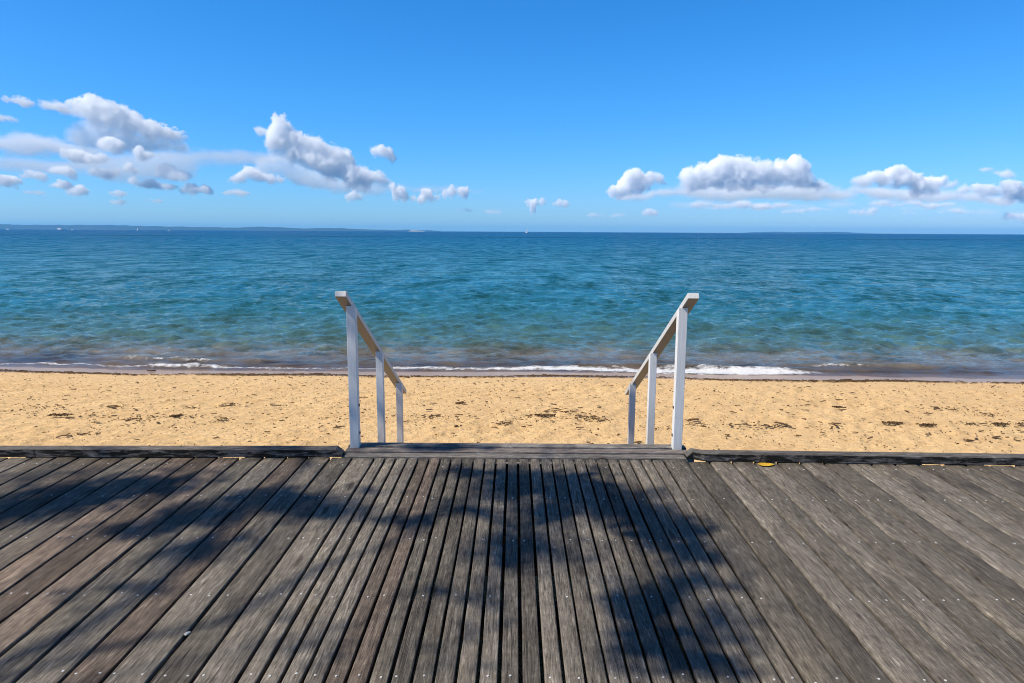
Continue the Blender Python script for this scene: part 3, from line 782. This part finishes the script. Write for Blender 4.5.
#            density  noise amp(px) noise scale(px) edge(px)  x stretch
KIND = {'cumulus': (0.0085, 52.0, 13.0, 1.8, 1.1), 'soft': (0.0040, 40.0, 12.0, 5.0, 1.3), 'soft2': (0.0017, 44.0, 15.0, 6.0, 1.9),
        'veil': (0.0008, 40.0, 20.0, 8.0, 2.6), 'veil2': (0.0030, 34.0, 15.0, 6.0, 2.0)}
def cloud_mat(kind, k, org, balls, flat):
    """billowing vapour: full inside the cloud's own outline, torn by fractal noise towards its edges"""
    dens, amp, nsc, edge, strx = KIND[kind]
    m, t = new_mat('vapour_' + kind)
    X0 = min(x - 2.2 * r_ for x, z, r_ in balls); X1 = max(x + 2.2 * r_ for x, z, r_ in balls)
    Z0 = min(z - 1.5 * r_ for x, z, r_ in balls); Z1 = max(z + 1.5 * r_ for x, z, r_ in balls)
    x, y, z = t.sep(t.vmath('SUBTRACT', t.pos(), (org.x, org.y, org.z)))
    u = t.math('DIVIDE', t.math('SUBTRACT', x, X0), X1 - X0)
    n_ = 24; zm = sum(b_[1] for b_ in balls) / len(balls); tops = []; bots = []
    for i in range(n_ + 1):
        X = X0 + (X1 - X0) * i / n_
        tp = []; bt = []
        for bx_, bz_, br_ in balls:
            q = br_ * br_ - ((X - bx_) / (1 if kind == 'cumulus' else 1.9)) ** 2
            if q > 0: tp.append(bz_ + math.sqrt(q) * flat); bt.append(bz_ - math.sqrt(q) * flat)
        if tp: tops.append(max(tp)); bots.append(min(bt))
        else:
            nb = min(balls, key=lambda b_: abs(X - b_[0])); gap = abs(X - nb[0]) - nb[2]
            tops.append(nb[1] - gap * .8); bots.append(nb[1] + gap * .8)
    def curve(vals):
        fc_ = t.n('ShaderNodeFloatCurve'); c_ = fc_.mapping.curves[0]
        f_ = lambda v: min(max((v - Z0) / (Z1 - Z0), 0), 1)
        c_.points[0].location = (0, f_(vals[0])); c_.points[1].location = (1, f_(vals[-1]))
        for i in range(1, n_): c_.points.new(i / n_, f_(vals[i]))
        for p_ in c_.points: p_.handle_type = 'AUTO_CLAMPED'
        fc_.mapping.update(); t.l(u, fc_.inputs['Value'])
        return t.math('MULTIPLY_ADD', fc_.outputs[0], Z1 - Z0, Z0)
    up = t.math('SUBTRACT', curve(tops), z); dn = t.math('SUBTRACT', z, curve(bots))
    ry = max(r_ for _, _, r_ in balls) * 1.25
    dy = t.math('SUBTRACT', ry, t.math('ABSOLUTE', y))
    f = t.math('DIVIDE', t.math('MINIMUM', t.math('MINIMUM', up, dn), dy), k)        # signed depth in the cloud, px units
    sc_ = 1.0 / (nsc * k); hp = (Z1 - Z0) / k; amp = amp * min(1.0, .28 + hp / 85); dens = dens * (1 + 1.2 * max(0, 1 - hp / 45))
    pv = t.comb(t.math('MULTIPLY', x, sc_ / strx), t.math('MULTIPLY', y, sc_), t.math('MULTIPLY', z, sc_))
    pv = t.vmath('ADD', pv, (org.x * .001, 3.1, 1.7))
    nz1 = t.noise(pv, 1.0, 8, 0.74, 0.15)
    f = t.math('ADD', f, t.math('MULTIPLY', t.math('SUBTRACT', nz1, 0.48), amp))
    d = t.maprange(f, 0.0, edge, 0.0, dens, True)
    # thinner towards the base
    if kind == 'cumulus': d = t.math('MULTIPLY', d, t.maprange(t.math('DIVIDE', dn, k), 0, 14, 0.25, 1.0, True))
    v = t.n('ShaderNodeVolumePrincipled'); v.inputs['Color'].default_value = (1, 1, 1, 1); v.inputs['Anisotropy'].default_value = -0.25
    t.l(d, v.inputs['Density']); t.out(None, v.outputs[0])
    m.cycles.volume_step_rate = 1.0
    return m
STEP = 0.07
tex1 = bpy.data.textures.new('puff_large', 'CLOUDS'); tex1.noise_scale = 6.0 * PXM; tex1.noise_depth = 3
tex2 = bpy.data.textures.new('puff_small', 'CLOUDS'); tex2.noise_scale = 1.9 * PXM; tex2.noise_depth = 2
def cloud(balls, label, kind='cumulus', D=DC, base=None, flat=1.0, vox=0.75, group='clouds over the sea', disp=1.0):
    bm = bmesh.new(); k = D / F
    pts = []
    for (px, py, r_) in balls:
        d = ray(px, py); d = d / d.y
        pts.append((EYE + d * D, r_ * k))
    c0 = sum((q for q, _ in pts), Vector()) / len(pts)
    for q, r_ in pts:
        rf = r_ * 1.45 + 3.0 * k
        mt = Matrix.Translation(q - c0) @ Matrix.Diagonal((rf * (1 if kind == 'cumulus' else 1.9), rf * 1.1, rf * (.4 + .6 * flat), 1))
        bmesh.ops.create_icosphere(bm, subdivisions=2, radius=1.0, matrix=mt)
    me = bpy.data.meshes.new('cloud'); bm.to_mesh(me); bm.free()
    o = bpy.data.objects.new('cloud_source', me); link(o); o.location = c0
    m1 = o.modifiers.new('r', 'REMESH'); m1.mode = 'VOXEL'; m1.voxel_size = vox * k; m1.use_smooth_shade = True
    m2 = o.modifiers.new('d1', 'DISPLACE'); m2.texture = tex1; m2.texture_coords = 'GLOBAL'; m2.strength = 2.5 * k; m2.mid_level = .4
    bpy.context.view_layer.update()
    dg = bpy.context.evaluated_depsgraph_get()
    me2 = bpy.data.meshes.new_from_object(o.evaluated_get(dg)); me2.materials.clear()
    bl = [(q.x - c0.x, q.z - c0.z, r_) for q, r_ in pts]
    mat_ = cloud_mat(kind, k, c0, bl, flat); me2.materials.append(mat_)
    dims = o.dimensions; mat_.cycles.volume_step_rate = STEP
    loc = o.location.copy(); bpy.data.objects.remove(o)
    me2.name = 'cloud'
    c = bpy.data.objects.new('cloud', me2); c.location = loc; link(c)
    tag(c, label, 'cloud', group)
    return c
CL = [
 ([(97,105,7),(88,109,8),(106,111,9),(118,115,9),(76,109,6),(128,120,8),(138,125,7),(150,129,7),(160,133,7),(172,136,6),(180,138,4),(146,134,6),(125,128,8),(95,117,8),(110,122,8)], 'cumulus', 'long white cloud crest sloping down to the right above the left cloud bank', 1.0, 0),
 ([(90,130,8),(84,138,8),(100,138,10),(116,140,10),(132,142,9),(148,144,8),(163,146,7),(178,148,6)], 'soft2', 'soft grey white cloud directly beneath the left cloud crest', 1.0, 600),
 ([(112,145,6),(118,148,5),(106,146,5),(110,141,4)], 'cumulus', 'small bright puff under the middle of the left cloud crest', 1.0, -500),
 ([(46,104,4),(53,106,6),(62,110,4)], 'soft', 'faint wisp at the left tip of the cloud crest', .8, 300),
 ([(5,142,10),(22,138,10),(40,144,12),(60,148,11),(25,150,11),(78,152,10)], 'soft2', 'broad pale lavender cloud bank at the left edge', .6, 1500),
 ([(20,165,16),(60,168,16),(100,163,17),(140,160,17),(175,158,15),(205,156,13),(235,157,12),(262,160,12),(120,176,12),(165,174,13)], 'veil', 'thin blue grey veil stretching behind the left clouds', .5, 3500),
 ([(75,156,6),(84,158,5),(68,155,4)], 'cumulus', 'rounded white puff low in the middle of the left cloud bank', 1, -800),
 ([(20,102,5),(27,104,5),(10,100,3)], 'cumulus', 'small separate white cloud in the upper left corner', .8, 0),
 ([(2,118,5),(10,120,4)], 'soft', 'faint smudge of cloud at the left edge beneath the corner cloud', .6, 0),
 ([(138,152,4),(143,157,5),(149,155,4)], 'cumulus', 'small ragged puff between the cloud crest and the horizon', 1, -700),
 ([(166,168,5),(164,174,5),(171,177,5),(180,175,5),(185,178,4)], 'soft', 'faint crumbling cloud right of the ragged puff', 1, 0),
 ([(55,170,5),(62,171,4)], 'cumulus', 'tiny white puff left of its twin above the low clouds', .8, 0),
 ([(71,172,4),(72,176,3)], 'cumulus', 'tiny upright white puff beside the left bank, right of its twin', 1, 0),
 ([(9,182,6),(2,180,5),(16,181,3)], 'cumulus', 'white cloud cut by the left edge low over the hills', .9, 0),
 ([(61,185,5),(67,186,4),(55,185,3)], 'cumulus', 'small flat bottomed cloud low at left, upper of two', .8, 0),
 ([(78,191,5),(84,192,4),(72,192,3)], 'cumulus', 'small flat bottomed cloud low at left, lower of two', .8, 0),
 ([(117,193,4),(122,194,3),(112,193,3)], 'cumulus', 'tiny low cloud, upper of a stacked pair at left', .7, 0),
 ([(114,202,4),(121,202,3)], 'cumulus', 'tiny low cloud, lower of a stacked pair at left', .6, 0),
 ([(132,181,3)], 'cumulus', 'smallest round puff left of the crumbling low cloud', 1, 0),
 ([(150,184,6),(160,186,6),(170,187,4),(144,184,4)], 'soft', 'soft low cloud under the left cloud crest', .7, 0),
 ([(190,187,5),(195,190,5),(204,190,5),(184,190,4),(208,192,3)], 'cumulus', 'low white cloud just left of the flat topped cloud', .8, 0),
 ([(248,172,6),(255,174,6),(240,178,5),(262,178,5),(272,179,4),(280,179,3),(234,180,4)], 'cumulus', 'white cloud with long flat base left of the tallest tower', .8, 0),
 ([(235,192,5),(243,193,4),(228,193,3)], 'soft', 'grey scrap hanging under the flat based cloud', .6, 0),
 ([(281,121,5),(277,127,6),(284,130,7),(275,136,6),(290,135,6),(273,145,7),(285,145,9),(298,142,8),(308,146,8),(318,150,8),(295,155,8),(310,158,9),(332,152,6),(342,156,6),(328,162,9),(345,165,8),(340,172,8),(352,170,7),(362,175,6),(372,178,6),(380,180,5),(384,182,4),(365,184,6),(350,182,7),(330,173,7),(320,168,6)], 'cumulus', 'tallest bright cumulus tower with a slope falling right, left of centre', 1.0, 0),
 ([(259,129,3),(264,133,4)], 'soft', 'faint curl of cloud beside the top of the tallest tower', 1, 0),
 ([(275,160,9),(288,168,10),(303,175,10),(320,181,9),(340,186,8),(360,188,7),(378,189,6),(262,172,6)], 'soft2', 'pale shaded body under the tallest tower, flat along its base', .8, 1500),
 ([(353,196,5),(348,197,3),(359,197,3)], 'cumulus', 'small bright scrap below the base of the tallest tower', .7, 0),
 ([(400,193,5),(396,197,4),(404,198,4),(392,186,3),(414,198,3)], 'cumulus', 'first small cloud right of the tallest tower', .9, 0),
 ([(427,195,6),(432,199,4),(421,200,4),(438,198,4)], 'cumulus', 'second small cloud right of the tallest tower', .8, 0),
 ([(446,194,4),(452,193,6),(460,193,5),(466,191,3),(465,197,3)], 'cumulus', 'last small cloud of the row right of the tallest tower', .8, 0),
 ([(381,151,5),(388,154,5),(374,150,4),(392,158,4)], 'cumulus', 'lone cloud floating right of and above the tallest tower slope', .9, 0),
 ([(400,188,8),(425,190,9),(450,189,8),(475,192,6)], 'veil', 'thin veil behind the row of small clouds', .5, 3000),
 ([(463,210,4),(468,211,3)], 'soft', 'tiny pale cloud low left of centre', .6, 0),
 ([(491,212,4),(496,212,3)], 'soft', 'tiny pale cloud low near the centre', .6, 0),
 ([(535,202,4),(541,203,4),(529,202,3),(533,211,3)], 'cumulus', 'small centre cloud, left of a close pair', .8, 0),
 ([(559,204,4),(565,204,3),(554,204,2)], 'cumulus', 'small centre cloud, right of a close pair', .8, 0),
 ([(619,215,3),(612,216,3),(592,215,3),(601,216,3)], 'soft', 'faint row of low scraps under the pointed cloud', .6, 0),
 ([(650,212,4),(655,213,3),(645,213,2)], 'cumulus', 'tiny bright low puff right of the faint scraps', .8, 0),
 ([(636,175,5),(630,178,6),(640,178,5),(648,181,6),(658,180,4),(662,183,3),(622,184,5),(613,191,5),(628,188,7),(640,188,6),(620,193,5)], 'cumulus', 'pointed white cumulus left of the great right bank', .95, 0),
 ([(640,196,8),(662,193,8),(625,198,5)], 'veil2', 'blue shaded skirt under the pointed cumulus', .5, 1800),
 ([(688,177,7),(700,173,7),(712,169,7),(722,166,7),(735,165,7),(745,167,7),(755,168,7),(765,170,7),(693,184,8),(705,182,8),(720,180,9),(735,180,9),(750,180,9),(765,180,8),(780,168,7),(792,162,5),(797,166,6),(804,171,6),(775,178,8),(790,177,8),(803,180,7),(815,185,5),(825,186,3)], 'cumulus', 'great white cumulus bank right of centre with the highest top', 1.0, 0),
 ([(688,192,9),(710,192,11),(735,193,12),(762,192,12),(790,191,12),(815,193,10),(838,195,8)], 'soft2', 'grey blue lower deck of the great right bank', .75, 1500),
 ([(685,205,8),(720,207,8),(760,207,9),(800,206,9),(840,205,8)], 'veil', 'thin low veil under the great right bank', .4, 3000),
 ([(800,211,4),(815,209,4),(828,209,3),(788,212,3)], 'soft', 'pale streak of low cloud beneath the great right bank', .5, 0),
 ([(858,181,4),(866,181,5),(875,178,5),(886,178,5),(893,173,5),(902,173,5),(910,175,5),(900,181,7),(915,181,7),(928,182,6),(940,182,5),(950,186,4),(885,184,5),(920,190,6),(934,188,6)], 'cumulus', 'second long white cumulus bank at right, bumpy top and flat base', .9, 0),
 ([(965,190,5),(978,188,5),(989,190,6),(996,192,4)], 'cumulus', 'lumpy low cloud joining the right end of the second bank', .8, 0),
 ([(1005,185,5),(1012,188,6),(1018,193,6),(1010,198,5),(1024,196,6)], 'cumulus', 'white cloud cut by the right edge', .95, 0),
 ([(862,190,8),(885,193,10),(912,195,11),(940,196,10),(970,197,9),(1000,201,8)], 'soft2', 'grey blue base beneath the second right bank', .6, 1600),
 ([(870,208,7),(910,208,7),(950,209,7),(985,212,7),(1020,214,7)], 'veil', 'thin low veil under the second right bank', .4, 3000),
 ([(997,173,3),(1003,174,4),(1008,176,3),(986,169,3)], 'soft', 'small faint cloud above the right edge cloud', .8, 0),
 ([(862,212,4),(854,212,3),(871,212,4)], 'cumulus', 'small low cloud between the two right banks', .6, 0),
 ([(907,213,3),(912,213,3)], 'soft', 'tiny low scrap under the second right bank, left one', .6, 0),
 ([(955,211,4),(941,212,3),(966,212,3)], 'soft', 'tiny low scrap under the second right bank, right one', .6, 0),
 ([(30,174,5),(40,177,4),(22,176,3)], 'cumulus', 'small puff in the thin veil at far left, above the twin low clouds', .8, -900),
 ([(98,172,5),(106,175,5),(113,171,3)], 'soft', 'soft grey puff in the veil under the left cloud crest', .8, -900),
 ([(92,160,5),(101,158,4)], 'cumulus', 'little white puff tucked below the soft cloud of the left bank', .9, -1200),
 ([(128,168,4),(135,171,4)], 'cumulus', 'small white speck of cloud in the middle of the left veil', .8, -1200),
 ([(30,192,4),(38,193,3)], 'soft', 'faint low scrap above the hills at far left', .6, -1200),
 ([(150,200,3),(157,201,3)], 'soft', 'faint low scrap above the hills beneath the left veil', .6, -1200),
 ([(703,204,6),(722,206,6),(742,204,6),(762,207,6),(782,205,5)], 'soft', 'ragged pale cloud row hanging below the great right bank', .6, -1500),
 ([(878,203,5),(894,205,5),(912,203,5),(930,206,5),(948,204,4)], 'soft', 'ragged pale cloud row hanging below the second right bank', .6, -1500),
 ([(1018,216,4),(1009,216,4),(1025,217,4)], 'cumulus', 'lowest white cloud at the right edge', .7, 0),
]
for balls, kind, lab, flat, dd in CL:
    cloud(balls, lab, kind, DC + (dd if dd or balls[0][1] < 190 else -3500), flat=flat, vox=1.6, disp=1.0 if len(balls) > 4 else .55)

# ------------------------------------------------------------------ haze
mz, t = new_mat('sea_air')
v = t.n('ShaderNodeVolumePrincipled'); v.inputs['Color'].default_value = (0.20, 0.60, 1.0, 1); v.inputs['Density'].default_value = 3.0e-5; v.inputs['Anisotropy'].default_value = 0.0
t.out(None, v.outputs[0])
s = MB(); s.box(-40500, 40500, -4000, 29400, -9, 200); hz = s.build('haze', mz); tag(hz, 'thin blue sea haze over the water', 'haze', kind='stuff')

# ------------------------------------------------------------------ light
w = bpy.data.worlds.new('World'); scene.world = w; w.use_nodes = True
nt = w.node_tree; nt.nodes.clear(); T = NT(nt)
sky = T.n('ShaderNodeTexSky'); sky.sky_type = 'NISHITA'; sky.sun_disc = False
el = math.asin(SUN.z); az = math.atan2(SUN.x, SUN.y)
sky.sun_elevation = el; sky.sun_rotation = az % (2 * math.pi); sky.altitude = 0; sky.air_density = 1.0; sky.dust_density = 0.3; sky.ozone_density = 3.0
bg = T.n('ShaderNodeBackground'); bg.inputs[1].default_value = 0.0945
sr, sg, sb = [q for q in T.n('ShaderNodeSeparateColor').outputs]
T.l(sky.outputs[0], sr.node.inputs[0])
cc_ = T.n('ShaderNodeCombineColor')
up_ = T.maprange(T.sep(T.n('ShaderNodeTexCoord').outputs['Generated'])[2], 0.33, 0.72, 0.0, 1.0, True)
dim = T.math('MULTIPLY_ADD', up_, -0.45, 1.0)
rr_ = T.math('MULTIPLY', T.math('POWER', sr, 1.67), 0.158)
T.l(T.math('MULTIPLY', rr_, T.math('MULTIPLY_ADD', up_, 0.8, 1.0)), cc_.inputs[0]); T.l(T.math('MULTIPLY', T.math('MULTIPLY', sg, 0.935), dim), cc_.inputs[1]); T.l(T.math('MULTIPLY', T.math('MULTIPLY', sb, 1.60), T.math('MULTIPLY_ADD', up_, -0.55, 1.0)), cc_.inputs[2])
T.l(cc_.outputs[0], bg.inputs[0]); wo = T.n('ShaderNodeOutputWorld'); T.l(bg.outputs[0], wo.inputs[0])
ld = bpy.data.lights.new('sun', 'SUN'); ld.energy = 5.0; ld.angle = R(0.55); ld.color = (1.0, 0.93, 0.81)
lo = bpy.data.objects.new('sun', ld); link(lo); lo.rotation_euler = SUN.to_track_quat('Z', 'Y').to_euler(); lo.location = (-20, -10, 30)

vs_ = scene.view_settings; scene.display_settings.display_device = 'sRGB'
vs_.view_transform = 'Standard'; vs_.look = 'None'; vs_.exposure = 0.22; vs_.gamma = 1.0; vs_.use_curve_mapping = False
cy = scene.cycles
cy.max_bounces = 34; cy.diffuse_bounces = 3; cy.glossy_bounces = 3; cy.transmission_bounces = 2; cy.transparent_max_bounces = 10; cy.volume_bounces = 30
cy.caustics_reflective = False; cy.caustics_refractive = False; cy.use_denoising = True; cy.use_adaptive_sampling = True; cy.adaptive_threshold = 0.015
cy.volume_step_rate = 1.0; cy.pixel_filter_type = 'BLACKMAN_HARRIS'; cy.filter_width = 1.0
